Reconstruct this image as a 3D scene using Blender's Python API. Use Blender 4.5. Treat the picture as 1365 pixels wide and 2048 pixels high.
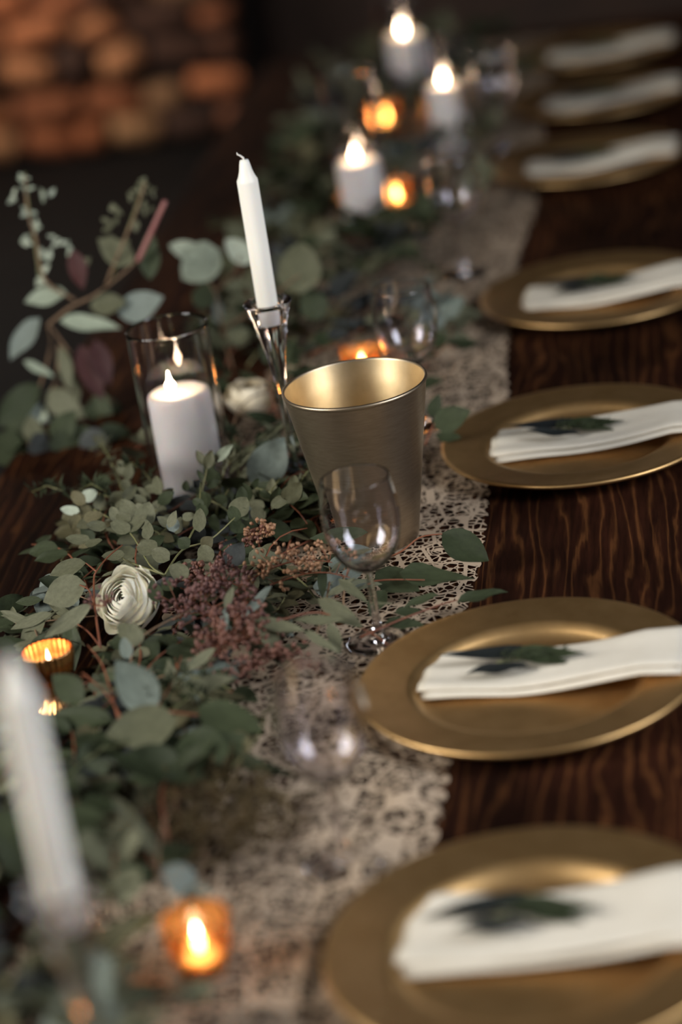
import bpy, bmesh, math, random
from mathutils import Vector, Matrix
random.seed(7)
for o in list(bpy.data.objects): bpy.data.objects.remove(o)
sc = bpy.context.scene
COL = sc.collection
T = 0.75                       # height of the table top above the floor

# ------------------------------------------------------------------ camera
F_PX, PITCH, ROLL, CAM_H, YAW = 4835.0, 0.38178, 0.15520, 1.0535, math.radians(9.9)
ca, sa = math.cos(YAW), math.sin(YAW)
def yawed(x, y, z): return Vector((x*ca - y*sa, x*sa + y*ca, z))
_cp, _sp, _c, _s = math.cos(PITCH), math.sin(PITCH), math.cos(ROLL), math.sin(ROLL)
_up0 = Vector((0, _sp, _cp)); _rt0 = Vector((1, 0, 0))
FW = yawed(0, _cp, -_sp)
RT = yawed(*(_c*_rt0 - _s*_up0)); UP = yawed(*(_s*_rt0 + _c*_up0))
CAM = Vector((0.45, 0.0, T + CAM_H))
cam_d = bpy.data.cameras.new('camera'); cam = bpy.data.objects.new('camera', cam_d); COL.objects.link(cam)
M = Matrix(((RT.x, UP.x, -FW.x, CAM.x), (RT.y, UP.y, -FW.y, CAM.y), (RT.z, UP.z, -FW.z, CAM.z), (0, 0, 0, 1)))
cam.matrix_world = M
cam_d.sensor_fit = 'VERTICAL'; cam_d.sensor_height = 36; cam_d.lens = F_PX/2048*36
cam_d.dof.use_dof = True; cam_d.dof.focus_distance = 2.62; cam_d.dof.aperture_fstop = 1.65
cam_d.clip_start = 0.05
sc.camera = cam

# ------------------------------------------------------------------ world, daylight, exposure
w = bpy.data.worlds.new('world'); sc.world = w; w.use_nodes = True
w.node_tree.nodes['Background'].inputs[0].default_value = (0.5, 0.55, 0.62, 1)
w.node_tree.nodes['Background'].inputs[1].default_value = 0.006
def area(name, loc, target, sx, sy, power, col):
    d = bpy.data.lights.new(name, 'AREA'); d.shape = 'RECTANGLE'; d.size = sx; d.size_y = sy
    d.energy = power; d.color = col
    o = bpy.data.objects.new(name, d); COL.objects.link(o); o.location = loc
    o.rotation_euler = (Vector(target) - Vector(loc)).to_track_quat('-Z', 'Y').to_euler()
    return o
area('daylight_front_window', (-2.42, 0.95, 2.15), (-0.2, 2.4, 0.95), 1.5, 1.5, 98, (1.0, 0.965, 0.91))
area('daylight_back_window', (-2.42, 6.7, 1.65), (-1.4, 7.2, 0.6), 1.5, 1.5, 34, (1.0, 0.92, 0.82))
area('daylight_right_window', (2.42, 1.35, 2.05), (0.2, 2.0, 1.0), 1.25, 1.5, 60, (0.91, 0.94, 1.0))
sc.view_settings.view_transform = 'Standard'; sc.view_settings.look = 'None'
sc.view_settings.gamma = 1; sc.view_settings.use_curve_mapping = False
sc.view_settings.exposure = 0.52
sc.cycles.use_denoising = True
sc.cycles.max_bounces = 14; sc.cycles.transmission_bounces = 12; sc.cycles.transparent_max_bounces = 16
sc.cycles.sample_clamp_indirect = 30

# ------------------------------------------------------------------ pixel rays
def ray(px, py):
    d = FW*F_PX + RT*(px - 682.5) - UP*(py - 1024)
    return d.normalized()
def W(px, py, z=0.0):                    # the point at height z above the table top seen at a pixel
    d = ray(px, py); return CAM + d*((T + z - CAM.z)/d.z)
def WY(px, py, y):                       # the point at distance y along the table
    d = ray(px, py); return CAM + d*((y - CAM.y)/d.y)
def on_plane(px, py, p0, n):
    d = ray(px, py); return CAM + d*((p0 - CAM).dot(n)/d.dot(n))
def depth(p): return (p - CAM).dot(FW)

# ------------------------------------------------------------------ materials
def lin(r, g, b):
    f = lambda v: (v/255/12.92) if v <= 10 else ((v/255 + 0.055)/1.055)**2.4
    return (f(r), f(g), f(b), 1)
MATS = {}
def mat(name, col, rough=0.5, metal=0.0, **kw):
    if name in MATS: return MATS[name]
    m = bpy.data.materials.new(name); m.use_nodes = True
    b = m.node_tree.nodes['Principled BSDF']
    b.inputs['Base Color'].default_value = col if len(col) == 4 else (*col, 1)
    b.inputs['Roughness'].default_value = rough; b.inputs['Metallic'].default_value = metal
    for k, v in kw.items(): b.inputs[k.replace('_', ' ')].default_value = v
    MATS[name] = m; return m
def nodes(m): return m.node_tree.nodes, m.node_tree.links, m.node_tree.nodes['Principled BSDF']
def ramp(nt, stops):
    r = nt.new('ShaderNodeValToRGB')
    e = r.color_ramp.elements
    e[0].position, e[0].color = stops[0]; e[1].position, e[1].color = stops[-1]
    for p, c in stops[1:-1]:
        x = e.new(p); x.color = c
    return r
def coords(nt, ln, scale=(1, 1, 1), kind='Object'):
    t = nt.new('ShaderNodeTexCoord'); mp = nt.new('ShaderNodeMapping'); mp.inputs['Scale'].default_value = scale
    ln.new(t.outputs[kind], mp.inputs['Vector']); return mp.outputs['Vector']
def noise(nt, ln, vec, scale, detail=3, rough=0.5, dist=0.0):
    n = nt.new('ShaderNodeTexNoise'); n.inputs['Scale'].default_value = scale; n.inputs['Detail'].default_value = detail
    n.inputs['Roughness'].default_value = rough; n.inputs['Distortion'].default_value = dist
    if vec is not None: ln.new(vec, n.inputs['Vector'])
    return n
def bump(nt, ln, b, h, strength, dist=0.001):
    x = nt.new('ShaderNodeBump'); x.inputs['Strength'].default_value = strength; x.inputs['Distance'].default_value = dist
    ln.new(h, x.inputs['Height']); ln.new(x.outputs['Normal'], b.inputs['Normal'])

def wood_material(name, dark, mid, line, rough=0.42):
    m = mat(name, dark, rough); nt, ln, b = nodes(m)
    v = coords(nt, ln, (1, 0.13, 1))
    warp = noise(nt, ln, v, 7, 2, 0.5)
    add = nt.new('ShaderNodeMixRGB'); add.blend_type = 'ADD'; add.inputs[0].default_value = 0.12
    ln.new(v, add.inputs[1]); ln.new(warp.outputs['Color'], add.inputs[2])
    wv = nt.new('ShaderNodeTexWave'); wv.wave_type = 'BANDS'; wv.bands_direction = 'X'
    wv.inputs['Scale'].default_value = 21; wv.inputs['Distortion'].default_value = 13; wv.inputs['Detail'].default_value = 4
    wv.inputs['Detail Scale'].default_value = 1.4
    ln.new(add.outputs[0], wv.inputs['Vector'])
    r = ramp(nt, [(0.0, dark), (0.45, dark), (0.85, mid), (0.99, line)]); ln.new(wv.outputs['Fac'], r.inputs[0])
    pores = noise(nt, ln, coords(nt, ln, (140, 9, 1)), 1.0, 4, 0.7)
    patch = noise(nt, ln, coords(nt, ln, (1, 0.4, 1)), 6, 4, 0.6)
    pr = ramp(nt, [(0.35, (0.35, 0.35, 0.35, 1)), (0.7, (1.25, 1.25, 1.25, 1))]); ln.new(patch.outputs['Fac'], pr.inputs[0])
    mul = nt.new('ShaderNodeMixRGB'); mul.blend_type = 'MULTIPLY'; mul.inputs[0].default_value = 1
    ln.new(r.outputs[0], mul.inputs[1]); ln.new(pr.outputs[0], mul.inputs[2])
    pp = ramp(nt, [(0.35, (0.55, 0.55, 0.55, 1)), (0.65, (1.2, 1.2, 1.2, 1))]); ln.new(pores.outputs['Fac'], pp.inputs[0])
    mul2 = nt.new('ShaderNodeMixRGB'); mul2.blend_type = 'MULTIPLY'; mul2.inputs[0].default_value = 1
    ln.new(mul.outputs[0], mul2.inputs[1]); ln.new(pp.outputs[0], mul2.inputs[2])
    ln.new(mul2.outputs[0], b.inputs['Base Color'])
    bump(nt, ln, b, pores.outputs['Fac'], 0.25, 0.0006)
    return m
M_TABLE = wood_material('dark_stained_wood', (0.026, 0.0080, 0.0038, 1), (0.046, 0.0155, 0.0062, 1), (0.10, 0.038, 0.013, 1), 0.7)
MATS['dark_stained_wood'].node_tree.nodes['Principled BSDF'].inputs['Specular IOR Level'].default_value = 0.06

def mottled(name, a, b_, scale, rough, metal=0, bumps=0.0, detail=4, bdist=0.001, stretch=(1, 1, 1), **kw):
    m = mat(name, a, rough, metal, **kw); nt, ln, b = nodes(m)
    n = noise(nt, ln, coords(nt, ln, stretch), scale, detail, 0.6)
    r = ramp(nt, [(0.3, a), (0.7, b_)]); ln.new(n.outputs['Fac'], r.inputs[0]); ln.new(r.outputs[0], b.inputs['Base Color'])
    if bumps: bump(nt, ln, b, n.outputs['Fac'], bumps, bdist)
    return m
M_GOLD = mottled('brushed_gold_leaf', (0.57, 0.355, 0.145, 1), (0.70, 0.455, 0.205, 1), 35, 0.45, 1.0, 0.10)
M_BUCKET = mottled('satin_champagne_metal', (0.37, 0.295, 0.205, 1), (0.45, 0.365, 0.26, 1), 60, 0.42, 1.0, 0.12, stretch=(1, 1, 8))
M_BUCKET_IN = mottled('satin_pale_gold_metal', (0.62, 0.49, 0.30, 1), (0.70, 0.57, 0.37, 1), 60, 0.38, 1.0, 0.10)
M_MERC = mottled('gold_mercury_glass', (0.62, 0.29, 0.10, 1), (0.82, 0.44, 0.17, 1), 120, 0.26, 1.0, 0.3)
M_AMBER = mat('amber_glass', (0.86, 0.44, 0.15, 1), 0.10, 0, Transmission_Weight=0.9, IOR=1.3)
M_GLASS = mat('clear_glass', (0.97, 0.96, 1.0, 1), 0.0, 0, Transmission_Weight=1.0, IOR=1.47)
M_WAX = mat('ivory_candle_wax', (0.90, 0.87, 0.79, 1), 0.45, 0, Subsurface_Weight=0.4, Subsurface_Scale=0.010)
M_WAX.node_tree.nodes['Principled BSDF'].inputs['Subsurface Radius'].default_value = (1.0, 0.7, 0.5)
M_WICK = mat('white_wick', (0.75, 0.72, 0.66, 1), 0.9)
M_BURNT = mat('burnt_wick', (0.02, 0.017, 0.015, 1), 0.9)
def emit(name, col, strength):
    m = bpy.data.materials.new(name); m.use_nodes = True; nt = m.node_tree.nodes; nt.clear()
    e = nt.new('ShaderNodeEmission'); o = nt.new('ShaderNodeOutputMaterial')
    e.inputs[0].default_value = col; e.inputs[1].default_value = strength
    m.node_tree.links.new(e.outputs[0], o.inputs[0]); return m
M_FLAME = emit('candle_flame', (1.0, 0.76, 0.50, 1), 40)
M_FLAME_LOW = emit('tealight_flame', (1.0, 0.66, 0.38, 1), 9)
M_NAPKIN = mottled('ivory_linen', (0.60, 0.55, 0.45, 1), (0.68, 0.63, 0.53, 1), 18, 0.85, 0, 0.15)
M_PETAL = mat('cream_petal', (0.90, 0.87, 0.74, 1), 0.6, 0, Subsurface_Weight=0.15, Subsurface_Scale=0.004)
M_PETAL2 = mat('ivory_petal', (0.74, 0.66, 0.50, 1), 0.6)

def leaf_material(name, base, tip, spec=0.18, rough=0.62):
    m = mat(name, base, rough, 0, Specular_IOR_Level=spec); nt, ln, b = nodes(m)
    oi = nt.new('ShaderNodeObjectInfo')
    r = ramp(nt, [(0.0, base), (1.0, tip)]); ln.new(oi.outputs['Random'], r.inputs[0])
    n = noise(nt, ln, coords(nt, ln, (1, 1, 1)), 6, 4, 0.6)
    rr = ramp(nt, [(0.25, (0.72, 0.72, 0.72, 1)), (0.75, (1.2, 1.2, 1.2, 1))]); ln.new(n.outputs['Fac'], rr.inputs[0])
    mx = nt.new('ShaderNodeMixRGB'); mx.blend_type = 'MULTIPLY'; mx.inputs[0].default_value = 1
    ln.new(r.outputs[0], mx.inputs[1]); ln.new(rr.outputs[0], mx.inputs[2])
    ln.new(mx.outputs[0], b.inputs['Base Color'])
    return m
LEAFMAT = {
    'sage': leaf_material('sage_leaf', (0.086, 0.088, 0.050, 1), (0.138, 0.140, 0.088, 1)),
    'deep': leaf_material('deep_green_leaf', (0.024, 0.033, 0.015, 1), (0.047, 0.058, 0.029, 1)),
    'blue': leaf_material('blue_grey_leaf', (0.12, 0.145, 0.122, 1), (0.18, 0.21, 0.185, 1)),
    'dark': leaf_material('dark_slate_leaf', (0.030, 0.034, 0.034, 1), (0.05, 0.055, 0.052, 1)),
    'olive': leaf_material('olive_leaf', (0.070, 0.064, 0.032, 1), (0.12, 0.108, 0.058, 1)),
    'pale': leaf_material('pale_sage_leaf', (0.26, 0.30, 0.225, 1), (0.38, 0.42, 0.33, 1)),
    'maroon': leaf_material('maroon_leaf', (0.035, 0.013, 0.014, 1), (0.06, 0.021, 0.019, 1)),
    'black': leaf_material('blackish_leaf', (0.008, 0.010, 0.011, 1), (0.014, 0.017, 0.016, 1)),
}
M_STEM_RED = mottled('red_stem', (0.14, 0.040, 0.020, 1), (0.22, 0.075, 0.032, 1), 40, 0.55)
M_STEM_GREEN = mottled('green_stem', (0.13, 0.15, 0.055, 1), (0.22, 0.20, 0.09, 1), 40, 0.55)
M_STEM_BROWN = mottled('brown_twig', (0.12, 0.075, 0.040, 1), (0.22, 0.13, 0.07, 1), 60, 0.7)
M_STEM_PINK = mottled('pink_stem', (0.24, 0.085, 0.08, 1), (0.30, 0.13, 0.11, 1), 40, 0.55)
M_SEED = mottled('reddish_seed', (0.10, 0.038, 0.026, 1), (0.21, 0.09, 0.06, 1), 90, 0.5)
M_SEED_P = mottled('plum_seed', (0.075, 0.031, 0.028, 1), (0.16, 0.07, 0.058, 1), 90, 0.5)
M_SEED_T = mottled('tan_seed', (0.21, 0.10, 0.05, 1), (0.34, 0.19, 0.10, 1), 90, 0.5)
M_MOSS = mottled('brown_moss', (0.055, 0.040, 0.014, 1), (0.13, 0.085, 0.028, 1), 50, 0.9)
M_FLOOR = mottled('dark_floor', (0.004, 0.0035, 0.003, 1), (0.008, 0.006, 0.005, 1), 4, 0.8, Specular_IOR_Level=0.15)
M_WALL = mottled('dark_plank_wall', (0.022, 0.012, 0.008, 1), (0.045, 0.022, 0.013, 1), 3, 0.8)
M_MORTAR = mottled('dark_mortar', (0.010, 0.006, 0.004, 1), (0.02, 0.012, 0.008, 1), 10, 0.9)
M_FRAME = mat('painted_window_frame', (0.25, 0.22, 0.19, 1), 0.6)
def stone_material():
    m = mat('brown_stone', (0.2, 0.1, 0.05), 0.85); nt, ln, b = nodes(m)
    oi = nt.new('ShaderNodeObjectInfo')
    r = ramp(nt, [(0.0, (0.03, 0.014, 0.008, 1)), (0.3, (0.16, 0.056, 0.024, 1)), (0.55, (0.60, 0.18, 0.062, 1)), (0.8, (0.60, 0.30, 0.13, 1)), (1.0, (0.08, 0.034, 0.018, 1))])
    ln.new(oi.outputs['Random'], r.inputs[0])
    n = noise(nt, ln, coords(nt, ln), 9, 5, 0.65)
    rr = ramp(nt, [(0.3, (0.4, 0.4, 0.4, 1)), (0.75, (1.35, 1.35, 1.35, 1))]); ln.new(n.outputs['Fac'], rr.inputs[0])
    mx = nt.new('ShaderNodeMixRGB'); mx.blend_type = 'MULTIPLY'; mx.inputs[0].default_value = 1
    ln.new(r.outputs[0], mx.inputs[1]); ln.new(rr.outputs[0], mx.inputs[2]); ln.new(mx.outputs[0], b.inputs['Base Color'])
    bump(nt, ln, b, n.outputs['Fac'], 0.6, 0.01)
    return m
M_STONE = stone_material()

def lace_material():
    m = mat('cream_lace', (0.44, 0.335, 0.235, 1), 0.85); nt, ln, b = nodes(m)
    v = coords(nt, ln, (1, 1, 0))
    def vor(scale, feat, rnd=1.0):
        x = nt.new('ShaderNodeTexVoronoi'); x.feature = feat; x.inputs['Scale'].default_value = scale
        x.inputs['Randomness'].default_value = rnd; ln.new(v, x.inputs['Vector']); return x
    def mth(op, a, b_=None, c=None):
        x = nt.new('ShaderNodeMath'); x.operation = op
        for i, q in enumerate((a, b_, c)):
            if q is None: continue
            if isinstance(q, (int, float)): x.inputs[i].default_value = q
            else: ln.new(q, x.inputs[i])
        return x.outputs[0]
    net = mth('LESS_THAN', vor(98, 'DISTANCE_TO_EDGE', 0.9).outputs['Distance'], 0.075)      # fine net of threads
    big = vor(24, 'F1', 0.55)                                                                # flower motifs
    d = big.outputs['Distance']
    ring = mth('GREATER_THAN', mth('SINE', mth('MULTIPLY', d, 46.0)), 0.35)
    core = mth('LESS_THAN', d, 0.30)
    petals = mth('LESS_THAN', vor(78, 'SMOOTH_F1', 0.9).outputs['Distance'], 0.30)
    motif = mth('MULTIPLY', core, mth('MAXIMUM', ring, petals))
    outline = mth('LESS_THAN', vor(24, 'DISTANCE_TO_EDGE', 0.55).outputs['Distance'], 0.05)
    fac = mth('MAXIMUM', mth('MAXIMUM', net, motif), outline)
    tr = nt.new('ShaderNodeBsdfTransparent'); mx = nt.new('ShaderNodeMixShader')
    out = [n for n in nt if n.type == 'OUTPUT_MATERIAL'][0]
    ln.new(fac, mx.inputs[0]); ln.new(tr.outputs[0], mx.inputs[1]); ln.new(b.outputs[0], mx.inputs[2])
    ln.new(mx.outputs[0], out.inputs[0])
    bump(nt, ln, b, fac, 0.5, 0.001)
    return m
M_LACE = lace_material()

# ------------------------------------------------------------------ object helpers
def link(name, me, parent=None, loc=None):
    o = bpy.data.objects.new(name, me); COL.objects.link(o)
    if parent is not None: o.parent = parent
    if loc is not None: o.location = loc
    return o
def mesh(name, vs, fs, m, smooth=True):
    me = bpy.data.meshes.new(name); me.from_pydata([tuple(v) for v in vs], [], fs)
    if m is not None: me.materials.append(m)
    if smooth: me.polygons.foreach_set('use_smooth', [True]*len(me.polygons))
    me.update(); return me
def tag(o, label=None, cat=None, group=None, kind=None):
    if label: o['label'] = label
    if cat: o['category'] = cat
    if group: o['group'] = group
    if kind: o['kind'] = kind
    return o
def thing(name, label, cat, loc, group=None, rotz=0):
    o = link(name, None, None, loc); o.rotation_euler = (0, 0, rotz); o.empty_display_size = 0.02
    return tag(o, label, cat, group)
def lathe_data(prof, n=48, rib=None, cap0=False, cap1=False):
    vs, fs = [], []
    for k, (r, z) in enumerate(prof):
        for i in range(n):
            a = 2*math.pi*i/n; rr = r*(rib(k, a) if rib else 1)
            vs.append((rr*math.cos(a), rr*math.sin(a), z))
    for k in range(len(prof) - 1):
        for i in range(n):
            j = (i + 1) % n; fs.append((k*n + i, k*n + j, (k + 1)*n + j, (k + 1)*n + i))
    if cap0: fs.append(tuple(range(n - 1, -1, -1)))
    if cap1: fs.append(tuple((len(prof) - 1)*n + i for i in range(n)))
    return vs, fs
def lathe(name, prof, m, n=48, rib=None, cap0=False, cap1=False): return mesh(name, *lathe_data(prof, n, rib, cap0, cap1), m)
def tube_data(pts, radii, n=6):
    vs, fs = [], []
    pts = [Vector(p) for p in pts]
    for k, p in enumerate(pts):
        d = (pts[min(k + 1, len(pts) - 1)] - pts[max(k - 1, 0)]).normalized()
        u = d.orthogonal() if abs(d.z) > 0.95 else d.cross(Vector((0, 0, 1)))
        u.normalize(); v = d.cross(u)
        for i in range(n):
            a = 2*math.pi*i/n; vs.append(p + (u*math.cos(a) + v*math.sin(a))*radii[k])
    for k in range(len(pts) - 1):
        for i in range(n):
            j = (i + 1) % n; fs.append((k*n + i, k*n + j, (k + 1)*n + j, (k + 1)*n + i))
    fs.append(tuple(range(n - 1, -1, -1))); fs.append(tuple((len(pts) - 1)*n + i for i in range(n)))
    return vs, fs
def join(parts):
    V, Fc = [], []
    for vs, fs in parts:
        k = len(V); V += list(vs); Fc += [tuple(i + k for i in f) for f in fs]
    return V, Fc
def box_data(x0, x1, y0, y1, z0, z1):
    vs = [(x, y, z) for z in (z0, z1) for y in (y0, y1) for x in (x0, x1)]
    return vs, [(0, 2, 3, 1), (4, 5, 7, 6), (0, 1, 5, 4), (2, 6, 7, 3), (0, 4, 6, 2), (1, 3, 7, 5)]
def box(name, b, m, parent=None, bevel=0.0):
    bm = bmesh.new(); vs, fs = box_data(*b)
    bv = [bm.verts.new(v) for v in vs]
    for f in fs: bm.faces.new([bv[i] for i in f])
    if bevel: bmesh.ops.bevel(bm, geom=bm.edges[:], offset=bevel, segments=2, affect='EDGES', profile=0.5)
    me = bpy.data.meshes.new(name); bm.to_mesh(me); bm.free(); me.materials.append(m)
    return link(name, me, parent)
def smooth_path(pts, k=4):
    pts = [Vector(p) for p in pts]; out = []
    for i in range(len(pts) - 1):
        p0, p1, p2, p3 = pts[max(i - 1, 0)], pts[i], pts[i + 1], pts[min(i + 2, len(pts) - 1)]
        for j in range(k):
            t = j/k
            out.append(0.5*((2*p1) + (p2 - p0)*t + (2*p0 - 5*p1 + 4*p2 - p3)*t*t + (3*p1 - p0 - 3*p2 + p3)*t**3))
    out.append(pts[-1]); return out
def copy_tree(o, parent=None):
    c = o.copy(); COL.objects.link(c)
    if parent is not None: c.parent = parent
    for ch in list(o.children): copy_tree(ch, c)
    return c

# ------------------------------------------------------------------ the room
X0, X1, Y0, Y1, ZC = -2.35, 2.35, -2.6, 8.2, 3.35
def struct(o): o['kind'] = 'structure'; return o
struct(box('floor', (X0 - .12, X1 + .12, Y0 - .12, Y1 + .12, -0.1, 0), M_FLOOR))
struct(box('wall_back', (X0 - .12, X1 + .12, Y1, Y1 + .12, 0, ZC), M_WALL))
struct(box('wall_front', (X0 - .12, X1 + .12, Y0 - .12, Y0, 0, ZC), M_WALL))
def holed(name, axis, pos, thick, bays):
    parts = []
    for u0, u1, (h0, h1, g0, g1) in bays:
        for a0, a1, b0, b1 in ((u0, h0, 0, ZC), (h1, u1, 0, ZC), (h0, h1, 0, g0), (h0, h1, g1, ZC)):
            parts.append(box_data(pos, pos + thick, a0, a1, b0, b1))
    return struct(link(name, mesh(name, *join(parts), M_WALL, False)))
HOLES_L = [(.2, 1.7, 1.4, 2.9), (5.95, 7.45, .9, 2.4)]
HOLE_R = (.7, 2.0, 1.3, 2.8)
holed('wall_left', 'x', X0 - .12, .12, [(Y0, 3.3, HOLES_L[0]), (3.3, Y1, HOLES_L[1])])
holed('wall_right', 'x', X1, .12, [(Y0, Y1, HOLE_R)])
struct(box('ceiling', (X0 - .12, X1 + .12, Y0 - .12, Y1 + .12, ZC, ZC + .1), M_WALL))
def window(name, axis, pos, h):
    u0, u1, v0, v1 = h; t = .035
    bars = [(u0, u0 + t, v0, v1), (u1 - t, u1, v0, v1), (u0, u1, v0, v0 + t), (u0, u1, v1 - t, v1), ((u0 + u1)/2 - t/2, (u0 + u1)/2 + t/2, v0, v1), (u0, u1, (v0 + v1)/2 - t/2, (v0 + v1)/2 + t/2)]
    root = struct(link(name, None))
    for a0, a1, b0, b1 in bars:
        box('window_bar', (pos, pos + .05, a0, a1, b0, b1) if axis == 'x' else (a0, a1, b0, b1, pos, pos + .05), M_FRAME, root)
window('window_1', 'x', X0 - .05, HOLES_L[0])
window('window_2', 'x', X0 - .05, HOLES_L[1])
window('window_3', 'x', X1, HOLE_R)

# stone facing low on the back wall, each stone its own piece
def stone_mesh(seed):
    rnd = random.Random(seed); bm = bmesh.new()
    bmesh.ops.create_cube(bm, size=1)
    bmesh.ops.subdivide_edges(bm, edges=bm.edges[:], cuts=1, use_grid_fill=True)
    for v in bm.verts:
        r = Vector(v.co); n = sum(1 for c in r if abs(c) > .4)
        v.co = r*(1 - 0.075*(n - 1)) + Vector([rnd.uniform(-.05, .05) for _ in range(3)])
    me = bpy.data.meshes.new('stone'); bm.to_mesh(me); bm.free(); me.materials.append(M_STONE)
    me.polygons.foreach_set('use_smooth', [True]*len(me.polygons)); return me
STONES = [stone_mesh(i) for i in range(7)]
pier = struct(box('wall_stone', (-2.34, -1.0, 7.86, 8.19, 0, 1.5), M_MORTAR))
rnd = random.Random(3); z = 0.0; row = 0
while z < 1.35:
    h = rnd.uniform(.10, .17); x = -2.34 - rnd.uniform(0, .08)
    while x < -1.02:
        l = min(rnd.uniform(.09, .26), -1.0 - x)
        if l > .04:
            st = link('stone', rnd.choice(STONES), pier); hh = h*rnd.uniform(.72, 1.0)
            st.location = (x + l/2, 7.85 + rnd.uniform(-.03, .02), z + h/2 + rnd.uniform(-.015, .015))
            st.scale = (l - .022, rnd.uniform(.10, .18), hh - .016)
            st.rotation_euler = (rnd.uniform(-.15, .15), rnd.uniform(-.28, .28), rnd.uniform(-.2, .2))
        x += l
    z += h

# ------------------------------------------------------------------ table
tb = thing('dining_table', 'long dark-stained wooden banquet table under the garland and plates', 'table', (0, 3.0, 0))
TX, TY0, TY1 = .475, .75, 5.24
box('table_top', (-TX, TX, TY0 - 3, TY1 - 3, T - .045, T), M_TABLE, tb, .004)
box('apron', (-TX + .07, TX - .07, TY0 - 3 + .1, TY0 - 3 + .125, T - .14, T - .045), M_TABLE, tb)
box('apron', (-TX + .07, TX - .07, TY1 - 3 - .125, TY1 - 3 - .1, T - .14, T - .045), M_TABLE, tb)
for sx in (-1, 1):
    box('apron', (sx*(TX - .0825) - .0125, sx*(TX - .0825) + .0125, TY0 - 3 + .125, TY1 - 3 - .125, T - .14, T - .045), M_TABLE, tb)
    for yy in (TY0 - 3 + .16, 0, TY1 - 3 - .16):
        box('leg', (sx*(TX - .14) - .04, sx*(TX - .14) + .04, yy - .04, yy + .04, 0, T - .045), M_TABLE, tb, .005)

# ------------------------------------------------------------------ lace runner
def lace():
    nx, ny = 60, 900; x0, x1, y0, y1 = -.165, .168, 0.9, 5.15
    vs, fs = [], []
    for j in range(ny + 1):
        y = y0 + (y1 - y0)*j/ny
        sc_ = .006*abs(math.sin(y*math.pi/.034)) + .006*math.sin(y*5.1) + .004*math.sin(y*13.7)
        for i in range(nx + 1):
            t = i/nx; e = (2*t - 1)
            x = x0 + (x1 - x0)*t + e*abs(e)**6*sc_
            swell = max(0, 1 - abs((y - 1.86)/.32))          # bunched up beside the near plates
            zz = .0022 + .0030*(1 + math.sin(y*47 + x*60 + 2*math.sin(y*9)))*(.18 + .9*swell) + .0022*(1 + math.sin(y*21 - x*95))*(.15 + 1.0*swell)
            zz *= (1 - abs(e)**8*.7)
            if x > .08 and 1.4 < y < 5.1:
                for py in (1.62, 2.08, 2.71, 3.28, 4.02, 4.47, 4.88):
                    if (x - .27)**2 + (y - py)**2 < .185**2: zz = min(zz, .0006)
            vs.append((x, y, T + zz))
    for j in range(ny):
        for i in range(nx):
            a = j*(nx + 1) + i; fs.append((a, a + 1, a + nx + 2, a + nx + 1))
    o = link('lace_runner', mesh('lace_runner', vs, fs, M_LACE))
    tag(o, 'cream floral lace runner down the middle of the table', 'table runner')
lace()

# ------------------------------------------------------------------ place settings
PLATES = [  # x, y, whereabouts
    (.265, 1.620, 'closest to the amber votive'),
    (.243, 2.082, 'beside the wine glass before the gold bucket'),
    (.277, 2.711, 'just beyond the gold bucket'),
    (.290, 3.280, 'second beyond the gold bucket'),
    (.262, 4.017, 'third beyond the gold bucket'),
    (.275, 4.470, 'fourth beyond the gold bucket'),
    (.268, 4.880, 'last along the table'),
]
CH = [(.0005, .0042), (.05, .0042), (.094, .0042), (.103, .006), (.109, .0115), (.1135, .0162), (.119, .0182), (.135, .0196), (.156, .0212), (.1625, .0226), (.1652, .0222),
      (.1662, .0200), (.1645, .0175), (.155, .0160), (.121, .0130), (.112, .0080), (.106, .0015), (.100, 0), (.0005, 0)]
ME_PLATE_WELL = lathe('plate_well', CH[:7], M_GOLD, 96)
ME_PLATE_RIM = lathe('plate_rim', CH[6:14], M_GOLD, 96)
ME_PLATE_BASE = lathe('plate_base', CH[13:], M_GOLD, 96)
def sheet(nx, ny, fn, thick, m, name):
    vs, fs = [], []
    for s in (1, 0):
        for j in range(ny + 1):
            for i in range(nx + 1):
                p = Vector(fn(i/nx, j/ny)); edge = min(i, nx - i, j, ny - j)
                d = thick*(.5 if edge == 0 else 1)
                p.z += (d if s else (thick*.25 if edge == 0 else 0)); vs.append(p)
    K = (nx + 1)*(ny + 1)
    for j in range(ny):
        for i in range(nx):
            a = j*(nx + 1) + i; fs.append((a, a + 1, a + nx + 2, a + nx + 1)); fs.append((K + a, K + a + nx + 1, K + a + nx + 2, K + a + 1))
    ring = [i for i in range(nx + 1)] + [j*(nx + 1) + nx for j in range(1, ny + 1)] + [ny*(nx + 1) + i for i in range(nx - 1, -1, -1)] + [j*(nx + 1) for j in range(ny - 1, 0, -1)]
    for k in range(len(ring)):
        a, b = ring[k], ring[(k + 1) % len(ring)]; fs.append((b, a, K + a, K + b))
    return mesh(name, vs, fs, m)
def nap_z(x):            # height of the folded strip along its length: the well floor, then up over the rim
    return .0052 + .0175*max(0, min(1, (x + .02)/.13))**1.4
def napkin_mesh(seed, width, lay):
    r = random.Random(seed); ph = r.uniform(0, 6)
    x0, x1 = (-.103, .150) if lay == 0 else (-.107, .152)
    def fn(u, v):
        x = x0 + (x1 - x0)*u; y = (v - .5)*width*(1 + .03*math.sin(3*u + ph)) + .004*math.sin(4*u + ph) + (-.004 if lay == 0 else .002)
        zz = nap_z(x) + (0 if lay == 0 else .0052) + .0012*math.sin(9*u + ph + 4*v) + .0012*math.sin(14*v + 3*u)*(1 - u)
        return (x, y, zz)
    return sheet(26, 12, fn, .0045 if lay == 0 else .004, M_NAPKIN, 'lower_fold' if lay == 0 else 'upper_fold')

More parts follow.
